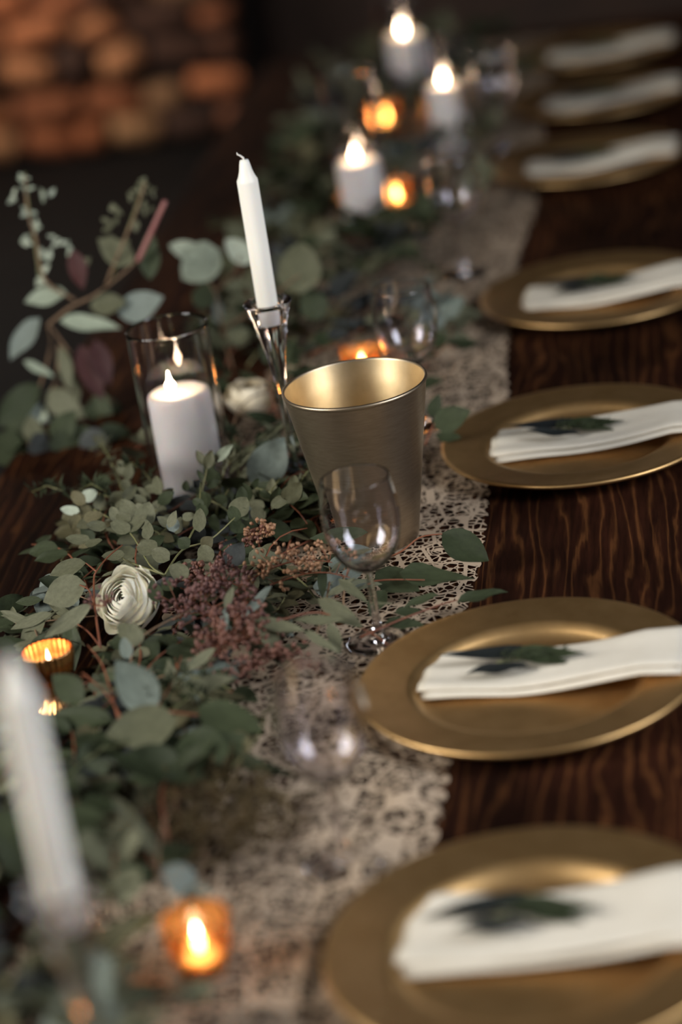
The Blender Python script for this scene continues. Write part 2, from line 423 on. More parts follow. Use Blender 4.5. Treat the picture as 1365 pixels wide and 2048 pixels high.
# leaf meshes ---------------------------------------------------------------
def leaf_profile(kind, t):
    if kind == 'round': return .50*math.sin(math.pi*min(1, t**.78))**.62
    if kind == 'oval': return .50*(math.sin(math.pi*t**.82))**.85
    if kind == 'point': return .50*math.sin(math.pi*t**.62)**1.05*(1 - .15*t)
    if kind == 'willow': return .50*math.sin(math.pi*t**.85)**.8
    return .5*math.sin(math.pi*t)
LEAF = {}
def leaf_mesh(kind, colour, v):
    key = (kind, colour, v)
    if key in LEAF: return LEAF[key]
    r = random.Random(sum(map(ord, kind)) % 97 + v*13); nl, nw = 8, 4
    curl, fold, wav = r.uniform(-.18, .22), r.uniform(.05, .22), r.uniform(.0, .05)
    vs, fs = [], []
    for j in range(nl + 1):
        t = j/nl; hw = max(leaf_profile(kind, t), .012)
        for i in range(nw + 1):
            s = 2*i/nw - 1
            x = s*hw; zz = curl*(t*t - .3*t) + fold*abs(s)*hw*.8 + wav*math.sin(7*t + 2*s)*s*hw*2
            vs.append((x, t, zz))
    for j in range(nl):
        for i in range(nw):
            a = j*(nw + 1) + i; fs.append((a, a + 1, a + nw + 2, a + nw + 1))
    LEAF[key] = mesh('leaf', vs, fs, LEAFMAT[colour]); return LEAF[key]
def leaf_matrix(base, tip, width, n):
    d = tip - base; L = d.length; y = d/L
    x = y.cross(n)
    if x.length < 1e-4: x = y.orthogonal()
    x.normalize(); zz = x.cross(y)
    return Matrix(((x.x*width, y.x*L, zz.x*L, base.x), (x.y*width, y.y*L, zz.y*L, base.y), (x.z*width, y.z*L, zz.z*L, base.z), (0, 0, 0, 1)))
def add_leaf(parent, base, tip, width, n, kind, colour, rnd=random):
    o = link('leaf', leaf_mesh(kind, colour, rnd.randrange(3)), parent)
    o.matrix_basis = Matrix.Translation(-parent.location) @ leaf_matrix(base, tip, width, n)
    return o
def add_stem(parent, pts, r0, r1, m, n=5, name='stem'):
    k = len(pts)
    vs, fs = tube_data([Vector(p) - parent.location for p in pts], [r0 + (r1 - r0)*i/(k - 1) for i in range(k)], n)
    return link(name, mesh(name, vs, fs, m), parent)

def sprig_parts(root, seed):       # dark pointed leaves and a fine green frond, laid on a napkin
    r = random.Random(seed)
    def P(x, y, h=0.0): return root.location + Vector((x, y, h))
    up = Vector((0, -.25, 1))
    add_leaf(root, P(.006, .016, .006), P(-.088, .008, .008), .021, up, 'point', 'black', r)
    add_leaf(root, P(.004, -.020, .006), P(-.060, -.018, .008), .015, up, 'oval', 'black', r)
    add_leaf(root, P(-.016, .012, .007), P(.058, -.012, .008), .026, up, 'point', 'deep', r)
    add_leaf(root, P(-.002, -.002, .007), P(.046, -.018, .007), .016, up, 'point', 'deep', r)
    add_stem(root, [P(-.03, -.002, .005), P(-.005, .0, .006), P(.022, .0, .008)], .0011, .0007, M_STEM_GREEN)
    parts = []
    for k in range(70):
        t = r.random(); b = Vector((-.026 + .06*t, r.uniform(-.010, .012)*(1.1 - .8*t), .006 + r.uniform(0, .004)))
        d = Vector((r.uniform(.004, .012), r.uniform(-.010, .010), r.uniform(0, .007)))
        parts.append(tube_data([b, b + d], [.0008, .0003], 3))
    fr = link('frond', mesh('frond', *join(parts), LEAFMAT['deep']), root); fr['kind'] = 'stuff'
for i, (px, py, where) in enumerate(PLATES):
    r = random.Random(40 + i)
    p = thing('charger_plate', 'round gold charger plate, ' + where, 'plate', (px, py, T + .0012), 'gold charger plates along the table')
    p.rotation_euler[2] = r.uniform(0, 6)
    link('well', ME_PLATE_WELL, p); link('rim', ME_PLATE_RIM, p); link('base', ME_PLATE_BASE, p)
    wdt = (.106, .084, .092, .090, .09, .09, .09)[i]; off = (.026, .022, .012, .01, .0, .0, .0)[i]
    nk = thing('napkin', 'folded ivory napkin on the plate ' + where, 'napkin', (px, py + off, T + .0018), 'folded napkins on the plates', (-.05, -.055, -.02, -.04, -.04, -.02, -.03)[i])
    link('lower_fold', napkin_mesh(i, wdt, 0), nk); link('upper_fold', napkin_mesh(i + 50, wdt*.96, 1), nk)
    sp = thing('herb_sprig', 'dark leafy sprig on the napkin ' + where, 'sprig', (px - .002, py + off + .004, T + .0185), 'sprigs on the napkins')
    sprig_parts(sp, i)

# ------------------------------------------------------------------ glassware and candles
KEEP = []                 # circles the foliage keeps out of: x, y, radius, height
WG_BOWL = [(.0042, .079), (.010, .0815), (.020, .0885), (.0305, .1005), (.0372, .118), (.0398, .136), (.0392, .155), (.0364, .1745), (.0352, .182),
           (.0344, .1826), (.0338, .182), (.0352, .1745), (.0381, .155), (.0387, .136), (.0361, .1185), (.0293, .102), (.0185, .0905), (.0085, .0850), (.0004, .0840)]
WG_STEM = [(.0042, .079), (.0040, .070), (.0040, .045), (.0045, .022), (.0058, .0125), (.0082, .0082)]
WG_FOOT = [(.0082, .0082), (.014, .0056), (.024, .0036), (.0325, .0024), (.0338, .0016), (.0330, .0004), (.0290, .0002), (.0150, .0014), (.0004, .0022)]
ME_BOWL, ME_WSTEM, ME_FOOT = lathe('bowl', smooth_path([(a, b, 0) for a, b in WG_BOWL], 3) and [(p.x, p.y) for p in smooth_path([(a, b, 0) for a, b in WG_BOWL], 3)], M_GLASS, 64), lathe('stem', WG_STEM[::-1], M_GLASS, 32), lathe('foot', WG_FOOT[::-1], M_GLASS, 64)
def wine_glass(x, y, label, rz=0):
    o = thing('wine_glass', label, 'wine glass', (x, y, T + .0045), 'wine glasses on the lace runner', rz)
    link('bowl', ME_BOWL, o); link('stem', ME_WSTEM, o); link('foot', ME_FOOT, o)
    KEEP.append((x, y, .040, .2)); return o
q = W(690, 1735); wine_glass(q.x, q.y, 'clear wine glass by the plate closest to the amber votive')
q = W(761, 1292); wine_glass(q.x, q.y, 'clear wine glass standing right before the gold bucket')
q = W(802, 582, .182); wine_glass(q.x, q.y, 'clear wine glass behind the gold bucket, beside a glowing votive')
q = W(900, 318, .182); wine_glass(q.x, q.y, 'clear wine glass between the far pillar candle and the lace edge')
q = W(985, 105, .182); wine_glass(q.x, q.y, 'clear wine glass next to the furthest plates, beyond the other glasses')

def flame_light(parent, loc, power):
    d = bpy.data.lights.new('candle_light', 'POINT'); d.energy = power; d.color = (1.0, .60, .32); d.shadow_soft_size = .006
    o = bpy.data.objects.new('candle_light', d); COL.objects.link(o); o.parent = parent; o.location = loc; return o
FL = [(.0003, .001), (.0018, .002), (.0033, .005), (.0040, .010), (.0037, .0155), (.0026, .0215), (.0012, .0275), (.0003, .0325)]
ME_FLAME = lathe('flame', FL, M_FLAME, 16); ME_FLAME_LOW = lathe('flame', FL, M_FLAME_LOW, 16)
def flame(parent, x, y, z, s=1.0, power=.12, low=False):
    f = link('flame', ME_FLAME_LOW if low else ME_FLAME, parent, (x, y, z + .003)); f.scale = (s, s, s)
    wk = mesh('wick', *tube_data([(0, 0, -.002), (.0003, 0, .003), (.001, 0, .006)], [.0009, .0009, .0006], 5), M_BURNT)
    link('wick', wk, parent, (x, y, z))
    flame_light(parent, (x, y, z + .016*s), power)
def pillar(x, y, r, h, label, fx=-.006, fy=-.004, s=1.0, power=.12):
    o = thing('pillar_candle', label, 'candle', (x, y, T + .0075), 'lit pillar candles in hurricane glasses')
    pr = [(.0004, 0), (r - .002, 0), (r, .002), (r, h*.5), (r, h - .007), (r - .0015, h - .002), (r - .005, h), (r*.75, h - .0015), (r*.4, h - .004), (.0004, h - .005)]
    wb = link('wax_body', lathe('wax_body', pr, M_WAX, 64), o)
    flame(wb, fx, fy, h - .005, s, power); return o
def hurricane(x, y, r, h, label):
    o = thing('hurricane_glass', label, 'candle holder', (x, y, T + .0045), 'glass hurricane cylinders')
    t = .0022
    wall = [(r, .001), (r, .003), (r, .006), (r, h*.5), (r, h - .006), (r, h - .0022), (r - t*.15, h - .0008), (r - t*.5, h), (r - t*.85, h - .0008), (r - t, h - .0022), (r - t, h - .006), (r - t, h*.5), (r - t, .008), (r - t, .005), (r - t, .003)]
    base = [(r - t, .003), (r - t - .001, .003), (r - t - .003, .003), (.0004, .003), (.0004, 0), (r - .004, 0), (r - .001, 0), (r, .001)]
    link('glass_wall', lathe('glass_wall', wall, M_GLASS, 72), o); link('glass_base', lathe('glass_base', base, M_GLASS, 72), o)
    KEEP.append((x, y, r + .004, h)); return o
q = W(393, 985); hurricane(q.x, q.y, .0495, .211, 'clear glass cylinder around the pillar candle left of the candlestick'); pillar(q.x, q.y, .0385, .126, 'lit white pillar candle inside the glass cylinder beside the candlestick', -.007, -.006, .92, .075)
q = W(717, 322, .125); hurricane(q.x, q.y, .045, .27, 'tall clear glass cylinder around the pillar candle behind the round leaves'); pillar(q.x, q.y, .036, .120, 'lit white pillar candle in the tall cylinder behind the taper candle', -.004, 0, .8, .09)
q = W(889, 165, .125); hurricane(q.x, q.y, .044, .20, 'clear glass cylinder around a candle near the furthest wine glass'); pillar(q.x, q.y, .034, .115, 'lit pillar candle in a glass cylinder near the furthest wine glass', -.002, 0, .85, .08)
q = W(808, 66, .125); hurricane(q.x, q.y, .048, .19, 'clear glass cylinder around the candle at the far end of the garland'); pillar(q.x, q.y, .038, .115, 'lit pillar candle at the far end of the garland', -.002, 0, .95, .09)

def rib(k, a): return 1 + .022*math.cos(26*a)
CUP_OUT = [(.0115, .026), (.0135, .030), (.019, .035), (.0235, .042), (.0252, .052), (.0262, .064), (.0258, .0655), (.0246, .0645)]
CUP_IN = [(.0246, .0645), (.0238, .052), (.0222, .0435), (.017, .0375), (.0004, .0365)]
FOOT = [(.0115, .026), (.0118, .018), (.0135, .010), (.021, .004), (.0225, .0015), (.021, 0), (.0004, 0)]
CUPS = [lathe('cup', CUP_OUT, M_MERC, 156, rib), lathe('cup_lining', CUP_IN, M_MERC, 156, rib), lathe('foot', FOOT, M_MERC, 156, rib)]
AMB_OUT = [(.0004, 0), (.017, 0), (.0205, .003), (.0245, .020), (.0275, .038), (.0282, .052), (.0275, .0535), (.0265, .052), (.0258, .038), (.023, .022), (.019, .007), (.0004, .0055)]
ME_AMB = lathe('glass_cup', AMB_OUT, M_AMBER, 64)
ME_TEA = lathe('tealight_wax', [(.0004, 0), (.0165, 0), (.0165, .010), (.0155, .0105), (.0004, .0095)], M_WAX, 32)
def votive_gold(x, y, label, power=.010, lift=.0):
    o = thing('votive_holder', label, 'candle holder', (x, y, T + .004 + lift), 'votive candle holders')
    for me in CUPS: link(me.name.split('.')[0], me, o)
    t = link('tealight_wax', ME_TEA, o, (0, 0, .0372)); flame(t, 0, 0, .0093, .5, power, True); KEEP.append((x, y, .030, .1)); return o
def votive_amber(x, y, label, power=.035):
    o = thing('votive_holder', label, 'candle holder', (x, y, T + .004), 'votive candle holders')
    link('glass_cup', ME_AMB, o); t = link('tealight_wax', ME_TEA, o, (0, 0, .0062)); flame(t, 0, 0, .0103, .8, power); KEEP.append((x, y, .034, .1)); return o
q = W(95, 1308, .064); votive_gold(q.x, q.y, 'ribbed gold footed votive holder glowing among the leaves by the front taper')
q = W(390, 1848, .050); votive_amber(q.x, q.y, 'amber glass votive cup glowing beside the lace at the near plate')
q = W(722, 705, .052); votive_amber(q.x, q.y, 'amber votive cup glowing behind the gold bucket', .14)
q = W(770, 213, .052); votive_amber(q.x, q.y, 'amber votive cup left of the candle by the furthest wine glass', .08)
q = W(792, 368, .052); votive_amber(q.x, q.y, 'amber votive cup beside the tall cylinder', .06)

# candlesticks with taper candles
CS_CUP = [(.0072, .150), (.0110, .178), (.0165, .205), (.0225, .229), (.0278, .2445), (.0286, .2462), (.0280, .2476), (.0255, .2478), (.0180, .2450), (.0136, .2425), (.0130, .2400), (.0128, .2215), (.0118, .2205), (.0004, .2205)]
CS_STEM = [(.0072, .150), (.0056, .125), (.0050, .095), (.0054, .060), (.0068, .030), (.0100, .016), (.0150, .0105)]
CS_BASE = [(.0150, .0105), (.024, .0075), (.034, .0050), (.0385, .0035), (.0390, .0015), (.0380, 0), (.0004, 0)]
ME_CS = [lathe('socket_cup', CS_CUP, M_GLASS, 64), lathe('stem', CS_STEM[::-1], M_GLASS, 40), lathe('base', CS_BASE[::-1], M_GLASS, 64)]
TR = .0122
TP = [(.0004, 0), (TR - .0008, 0), (TR, .001), (TR, .09), (TR*.985, .168), (TR*.975, .1705), (TR*.80, .1745), (TR*.62, .181), (TR*.48, .190), (TR*.40, .1935), (.0004, .1942)]
ME_TAPER = lathe('wax_body', TP, M_WAX, 48)
ME_TWICK = mesh('wick', *tube_data([(0, 0, -.001), (-.0004, 0, .002), (-.003, -.0005, .0048), (-.0062, -.001, .0070), (-.0066, -.001, .0092)], [.0012, .0012, .0011, .0009, .0005], 6), M_WICK)
def candlestick(x, y, label, clabel, rz=0):
    o = thing('candlestick', label, 'candlestick', (x, y, T + .0045), 'clear glass candlesticks')
    for me in ME_CS: link(me.name.split('.')[0], me, o)
    c = thing('taper_candle', clabel, 'candle', (x, y, T + .0045 + .2213), 'unlit taper candles', rz)
    wb = link('wax_body', ME_TAPER, c); link('wick', ME_TWICK, wb, (0, 0, .194))
    KEEP.append((x, y, .040, .02)); KEEP.append((x, y, .012, .2))
q = W(600, 1005); candlestick(q.x, q.y, 'tall flared clear glass candlestick left of the gold bucket', 'unlit ivory taper candle in the candlestick left of the gold bucket')
q = W(122, 1790, .245); candlestick(q.x, q.y, 'tall flared clear glass candlestick closest to the ribbed gold votive', 'unlit white taper candle rising in front of the ribbed gold votive', 1.0)

# ------------------------------------------------------------------ gold bucket
q = W(757, 1085); BX, BY = q.x, q.y
bk = thing('metal_bucket', 'tapered satin gold metal bucket standing empty on the lace runner', 'bucket', (BX, BY, T + .0055))
H = .186
r0, r1 = .0465, .0800
link('body', lathe('body', [(r0 + .0, 0.0), (r0 + .0012, .002)] + [(r0 + (r1 - r0)*t/12 + .0012*(1 - t/12), .002 + (H - .002)*t/12) for t in range(1, 13)], M_BUCKET, 96, cap0=True), bk)
link('lining', lathe('lining', [(.0004, .006), (r0 - .006, .006), (r0 - .002, .009)] + [(r0 + (r1 - r0)*t/12 - .0022, H*t/12) for t in range(1, 13)], M_BUCKET_IN, 96), bk)
link('rim', lathe('rim', [(r1 + .0002, H - .003), (r1 + .0009, H - .0015), (r1 + .0009, H + .0005), (r1 - .0008, H + .0018), (r1 - .0022, H + .0008), (r1 - .0024, H - .002)], M_BUCKET, 96), bk)
KEEP.append((BX, BY, .056, .2))

# ------------------------------------------------------------------ ranunculus flowers
def petal_mesh(R, span, th0, th1, ruffle, seed, m):
    r = random.Random(seed); nu, nv = 12, 7; vs, fs = [], []; ph = r.uniform(0, 6)
    for j in range(nv + 1):
        v = j/nv
        for i in range(nu + 1):
            u = 2*i/nu - 1
            rim = 1 - .16*abs(u)**2.5
            th = th0 + (th1 - th0)*v*rim; a = u*span*(.55 + .45*math.sin(math.pi*min(v*1.05, 1)*.6 + .35))
            rr = R*(1 + ruffle*v**3*(1 + .5*math.sin(5*u + ph)) - .03*abs(u))
            vs.append((rr*math.sin(th)*math.cos(a), rr*math.sin(th)*math.sin(a), -rr*math.cos(th)*.92))
    for j in range(nv):
        for i in range(nu):
            a = j*(nu + 1) + i; fs.append((a, a + 1, a + nu + 2, a + nu + 1))
    return mesh('petal', vs, fs, m)
def ranunculus(loc, axis, size, label, m, seed):
    o = thing('ranunculus_flower', label, 'flower', loc, 'white ranunculus blooms')
    o.rotation_euler = Vector(axis).to_track_quat('Z', 'Y').to_euler()
    r = random.Random(seed); rings = 12
    for k in range(rings):
        t = k/(rings - 1); R = size*(.14 + .86*t**.9); n = 3 + k//4
        for j in range(n):
            top = math.radians(168 - 74*t**1.4 + r.uniform(-5, 5))
            me = petal_mesh(R*(1 + r.uniform(-.02, .02)), math.pi/n*1.5, math.radians(8), top, .02 + .13*t**3, seed*100 + k*10 + j, m)
            p = link('petal', me, o); p.rotation_euler = (r.uniform(-.05, .05), r.uniform(-.05, .05), 2*math.pi*(j + .5*(k % 2))/n + k*.7)
    cm = mesh('centre', *lathe_data([(.0003, size*.02), (size*.16, size*.0), (size*.2, -size*.15), (.0003, -size*.3)], 16), LEAFMAT['sage'])
    link('centre', cm, o, (0, 0, size*.12))
    return o
FLOW = W(254, 1200, .050)
ranunculus(FLOW, (-.40, -.66, .66), .0335, 'creamy white ranunculus bloom with berries across its centre', M_PETAL, 3)
KEEP.append((FLOW.x, FLOW.y, .030, .09))
q = W(500, 790, .045); ranunculus(q, (.1, -.15, 1), .030, 'white ranunculus bloom behind the candlestick stem', M_PETAL2, 5)
KEEP.append((q.x, q.y, .028, .09))

# ------------------------------------------------------------------ foliage traced from the photograph
GN = lambda e, a=0.0: Vector((math.sin(a)*math.cos(e), -math.cos(a)*math.cos(e), math.sin(e)))
def px_leaf(root, b, t, wpx, z, kind='oval', colour='sage', elev=55, az=0, y=None, rnd=random):
    p0 = W(b[0], b[1], z) if y is None else WY(b[0], b[1], y)
    n = GN(math.radians(elev), math.radians(az)); p1 = on_plane(t[0], t[1], p0, n)
    n2 = (n + Vector((rnd.uniform(-.2, .2), rnd.uniform(-.2, .2), rnd.uniform(-.1, .1)))).normalized()
    for p in (p0, p1):
        if p.z < T + .007: p.z = T + .007
    return add_leaf(root, p0, p1, wpx*depth(p0)/F_PX, n2, kind, colour, rnd)
def px_branch(name, label, cat, group, z, stems, leaves, y=None, m=M_STEM_RED, r=(.0012, .0007)):
    b = stems[0][0]; base = W(b[0], b[1], z) if y is None else WY(b[0], b[1], y)
    base.z = max(base.z, T + .008)
    root = thing(name, label, cat, base, group)
    for s in stems:
        pts = []
        for k, q in enumerate(s):
            zz = q[2] if len(q) > 2 else z
            pts.append(W(q[0], q[1], zz) if y is None else WY(q[0], q[1], y))
        for p in pts: p.z = max(p.z, T + .008)
        add_stem(root, smooth_path(pts, 4), r[0], r[1], m, 6)
    for l in leaves: px_leaf(root, *l[:3], l[3] if len(l) > 3 and l[3] is not None else z, *l[4:], y=y)
    return root
G_EU = 'eucalyptus branches in the garland'
px_branch('eucalyptus_branch', 'broad grey-green eucalyptus branch spread in front of the ribbed gold votive', 'branch', G_EU, .055,
    [[(405, 1432, .05), (352, 1425, .055), (310, 1421, .055), (255, 1428, .055)], [(245, 1440, .05), (215, 1390, .06), (165, 1345, .06)], [(310, 1421, .055), (345, 1365, .06), (363, 1312, .06)], [(238, 1440, .05), (225, 1395, .055), (205, 1330, .06), (175, 1290, .06)]],
    [((355, 1440), (215, 1478), 104, .062, 'oval', 'sage', 60), ((228, 1442), (97, 1425), 52, .045, 'oval', 'deep', 60), ((312, 1424), (238, 1322), 86, .055, 'oval', 'blue', 35),
     ((167, 1402), (108, 1352), 60, .06, 'oval', 'deep', 45), ((398, 1412), (528, 1478), 84, .055, 'oval', 'deep', 62), ((372, 1466), (455, 1556), 96, .052, 'round', 'deep', 62),
     ((458, 1512), (600, 1561), 34, .035, 'point', 'deep', 68), ((356, 1376), (474, 1364), 46, .05, 'oval', 'sage', 60), ((345, 1374), (338, 1318), 32, .05, 'point', 'sage', 45),
     ((432, 1296), (360, 1348), 24, .06, 'willow', 'sage', 55), ((230, 1480), (130, 1500), 40, .03, 'oval', 'sage', 60), ((190, 1520), (120, 1600), 40, .03, 'oval', 'deep', 60)])
px_branch('eucalyptus_branch', 'red-stemmed eucalyptus branch with large leaves left of the cream ranunculus', 'branch', G_EU, .06,
    [[(200, 1290, .045), (190, 1215, .06), (188, 1160, .065), (193, 1143, .07), (215, 1115, .07), (245, 1090, .07)], [(193, 1143, .07), (172, 1126, .07)], [(188, 1205, .06), (178, 1180, .065), (160, 1170, .065)], [(202, 1295, .045), (175, 1262, .045), (140, 1240, .045)]],
    [((172, 1168), (84, 1200), 74, .065, 'oval', 'sage', 55), ((172, 1126), (97, 1147), 42, .07, 'oval', 'sage', 60), ((184, 1208), (90, 1276), 34, .07, 'willow', 'sage', 45),
     ((104, 1226), (20, 1257), 26, .05, 'willow', 'sage', 50), ((90, 1238), (40, 1288), 42, .045, 'oval', 'sage', 50), ((142, 1248), (148, 1345), 42, .045, 'oval', 'deep', 40), ((84, 1200), (30, 1204), 22, .04, 'willow', 'deep', 60)])
px_branch('eucalyptus_branch', 'slim sprig of three small round leaves below the cream ranunculus', 'branch', G_EU, .06,
    [[(262, 1325, .05), (268, 1290, .06), (300, 1262, .065), (350, 1235, .065), (405, 1210, .06)]],
    [((262, 1272), (238, 1250), 32, .065, 'round', 'sage', 45), ((276, 1292), (264, 1248), 36, .065, 'round', 'sage', 40), ((258, 1318), (246, 1274), 28, .06, 'round', 'blue', 35)], m=M_STEM_BROWN)
px_branch('willow_eucalyptus_branch', 'slender willow-leaf eucalyptus branch in front of the wine glass stem', 'branch', G_EU, .05,
    [[(480, 1245, .05), (512, 1240, .055), (560, 1240, .055), (640, 1225, .05), (735, 1262, .03), (790, 1300, .012)]],
    [((544, 1171), (479, 1242), 22, .075, 'willow', 'blue', 40), ((451, 1216), (446, 1278), 18, .075, 'willow', 'blue', 35), ((450, 1216), (467, 1173), 17, .075, 'willow', 'sage', 40),
     ((510, 1238), (572, 1318), 34, .06, 'willow', 'sage', 45), ((512, 1240), (612, 1264), 28, .06, 'willow', 'sage', 55), ((606, 1260), (680, 1307), 20, .05, 'willow', 'sage', 55),
     ((690, 1240), (588, 1240), 23, .05, 'willow', 'sage', 60), ((636, 1197), (728, 1257), 36, .06, 'willow', 'sage', 50), ((659, 1245), (681, 1308), 28, .05, 'willow', 'sage', 45),
     ((645, 1128), (645, 1198), 20, .06, 'willow', 'deep', 40), ((677, 1158), (736, 1204), 23, .055, 'willow', 'sage', 55), ((438, 1196), (379, 1189), 24, .06, 'willow', 'olive', 55), ((740, 1205), (790, 1209), 6, .04, 'willow', 'sage', 55)])
px_branch('salal_branch', 'dark broad-leaved branch reaching over the lace edge towards the near plates', 'branch', 'dark leafy branches beside the bucket', .03,
    [[(735, 1130, .03), (800, 1105, .04), (840, 1075, .05), (885, 1068, .05)], [(700, 1170, .03), (770, 1160, .03), (850, 1160, .03)], [(720, 1275, .02), (800, 1240, .025), (880, 1210, .025), (915, 1200, .025)]],
    [((885, 1066), (982, 1128), 66, .045, 'oval', 'deep', 55), ((799, 1146), (950, 1168), 62, .032, 'point', 'deep', 68), ((752, 1142), (842, 1192), 66, .03, 'oval', 'deep', 65),
     ((878, 1190), (806, 1214), 28, .025, 'oval', 'deep', 68), ((914, 1206), (1016, 1179), 40, .022, 'oval', 'deep', 70), ((770, 1246), (852, 1248), 30, .02, 'oval', 'deep', 70),
     ((738, 1070), (623, 1084), 40, .045, 'oval', 'deep', 55), ((700, 1120), (620, 1130), 36, .03, 'oval', 'deep', 60), ((790, 1225), (850, 1222), 26, .018, 'oval', 'deep', 70), ((770, 1180), (740, 1230), 40, .03, 'oval', 'deep', 60)], r=(.0013, .0007))
px_branch('salal_branch', 'dark green leaf pair between the gold bucket and the plate beyond it', 'branch', 'dark leafy branches beside the bucket', .05,
    [[(850, 890, .03), (868, 850, .05), (885, 825, .055)]],
    [((866, 850), (944, 826), 58, .05, 'oval', 'deep', 40), ((872, 870), (925, 880), 30, .03, 'oval', 'deep', 55), ((862, 835), (880, 790), 30, .05, 'oval', 'deep', 40)])
def at(x, y, L, ang): return ((x, y), (x + L*math.cos(math.radians(ang)), y - L*math.sin(math.radians(ang))))
small = []
for (x0, x1, y0, y1, col, ang, e) in [(272, 316, 1076, 1115, 'sage', 170, 45), (300, 342, 1093, 1126, 'sage', 150, 45), (338, 379, 1126, 1162, 'sage', 150, 45), (320, 349, 1159, 1184, 'deep', 140, 50), (294, 326, 1162, 1206, 'deep', 110, 45),
        (353, 382, 1071, 1100, 'deep', 140, 45), (221, 262, 1040, 1071, 'sage', 160, 50), (245, 300, 1030, 1065, 'sage', 30, 50), (270, 313, 1005, 1055, 'sage', 70, 45), (235, 275, 1000, 1035, 'sage', 120, 45),
        (459, 502, 990, 1036, 'sage', 60, 40), (387, 412, 1016, 1064, 'sage', 90, 40), (364, 380, 961, 983, 'deep', 90, 40), (386, 404, 959, 977, 'black', 140, 40), (413, 441, 957, 979, 'deep', 20, 40), (313, 353, 981, 1012, 'deep', 30, 50),
        (163, 196, 976, 1005, 'pale', 30, 50), (122, 159, 1012, 1031, 'pale', 175, 50), (152, 188, 1034, 1060, 'sage', 200, 50), (133, 180, 1071, 1090, 'sage', 180, 60), (170, 206, 1075, 1098, 'sage', 10, 60), (390, 432, 1090, 1125, 'sage', 120, 50),
        (405, 450, 1122, 1152, 'sage', 28, 45), (447, 495, 1080, 1139, 'dark', 60, 40), (560, 612, 965, 1005, 'sage', 55, 45), (330, 362, 1035, 1062, 'blue', 100, 45), (400, 430, 1070, 1100, 'olive', 40, 45), (205, 250, 1100, 1125, 'sage', 190, 60)]:
    L = max(x1 - x0, y1 - y0)*1.02; wd = max(min(x1 - x0, y1 - y0), L*.6)
    cx, cy = (x0 + x1)/2, (y0 + y1)/2; a = math.radians(ang); dx, dy = math.cos(a)*L/2, -math.sin(a)*L/2
    small.append(((cx - dx, cy - dy), (cx + dx, cy + dy), wd, .062, 'round' if col in ('sage', 'pale', 'blue') else 'oval', col, e))
px_branch('eucalyptus_branch', 'small round-leaved eucalyptus sprays heaped in front of the pillar candle glass', 'branch', G_EU, .05,
    [[(330, 1150, .05), (365, 1100, .055), (420, 1080, .06), (470, 1035, .07)], [(330, 1150, .05), (300, 1130, .055), (255, 1060, .06), (170, 1010, .06)], [(330, 1150, .05), (250, 1120, .05), (245, 1105, .06)], [(365, 1100, .055), (395, 1040, .06), (402, 965, .075)]],
    small, m=M_STEM_GREEN, r=(.0013, .0007))
px_branch('eucalyptus_branch', 'little upright leafy sprig in front of the white pillar candle', 'branch', G_EU, .06,
    [[(400, 1000, .05), (412, 950, .075), (420, 900, .1)]],
    [((410, 930), (392, 900), 18, .085, 'oval', 'sage', 30), ((414, 938), (424, 900), 24, .085, 'oval', 'sage', 25), ((428, 925), (466, 888), 22, .09, 'oval', 'pale', 35), ((408, 960), (395, 940), 12, .075, 'oval', 'deep', 30)], m=M_STEM_GREEN, r=(.0009, .0006))
px_branch('eucalyptus_branch', 'single big blue-grey leaf behind the candlestick stem', 'branch', G_EU, .05,
    [[(500, 985, .02), (520, 965, .03), (535, 950, .04)]], [((505, 975), (575, 872), 78, .03, 'oval', 'blue', 28)], r=(.001, .0008))
for (cx, cy, rx, ry, n, col, lab, sd) in [(235, 1000, 95, 55, 26, 'sage', 'low small-leaved eucalyptus spray left of the pillar candle glass', 1), (290, 1050, 80, 45, 24, 'sage', 'low small-leaved eucalyptus spray above the cream ranunculus', 2), (185, 1050, 60, 45, 16, 'olive', 'olive small-leaved spray reaching onto the bare table', 3),
        (540, 985, 70, 40, 18, 'sage', 'small-leaved spray at the foot of the candlestick', 4), (440, 1010, 60, 45, 18, 'deep', 'dark small-leaved spray in front of the pillar candle glass', 5)]:
    r_ = random.Random(sd); lv = []
    for k in range(n):
        a = r_.uniform(0, 6.28); q_ = math.sqrt(r_.random()); x_, y_ = cx + rx*q_*math.cos(a), cy + ry*q_*math.sin(a)
        ang = r_.uniform(0, 360); L_ = r_.uniform(26, 44); e_ = at(x_, y_, L_, ang)
        lv.append((e_[0], e_[1], L_*r_.uniform(.55, .8), r_.uniform(.04, .07), 'oval' if r_.random() < .6 else 'round', col if r_.random() < .75 else 'deep', r_.uniform(30, 70), r_.uniform(-30, 30)))
    px_branch('eucalyptus_branch', lab, 'branch', G_EU, .045, [[(cx + rx*.7, cy + ry*.8, .03), (cx, cy, .05), (cx - rx*.8, cy - ry*.4, .05)], [(cx, cy, .05), (cx + rx*.3, cy - ry*.7, .06)]], lv, m=M_STEM_GREEN, r=(.0011, .0006))
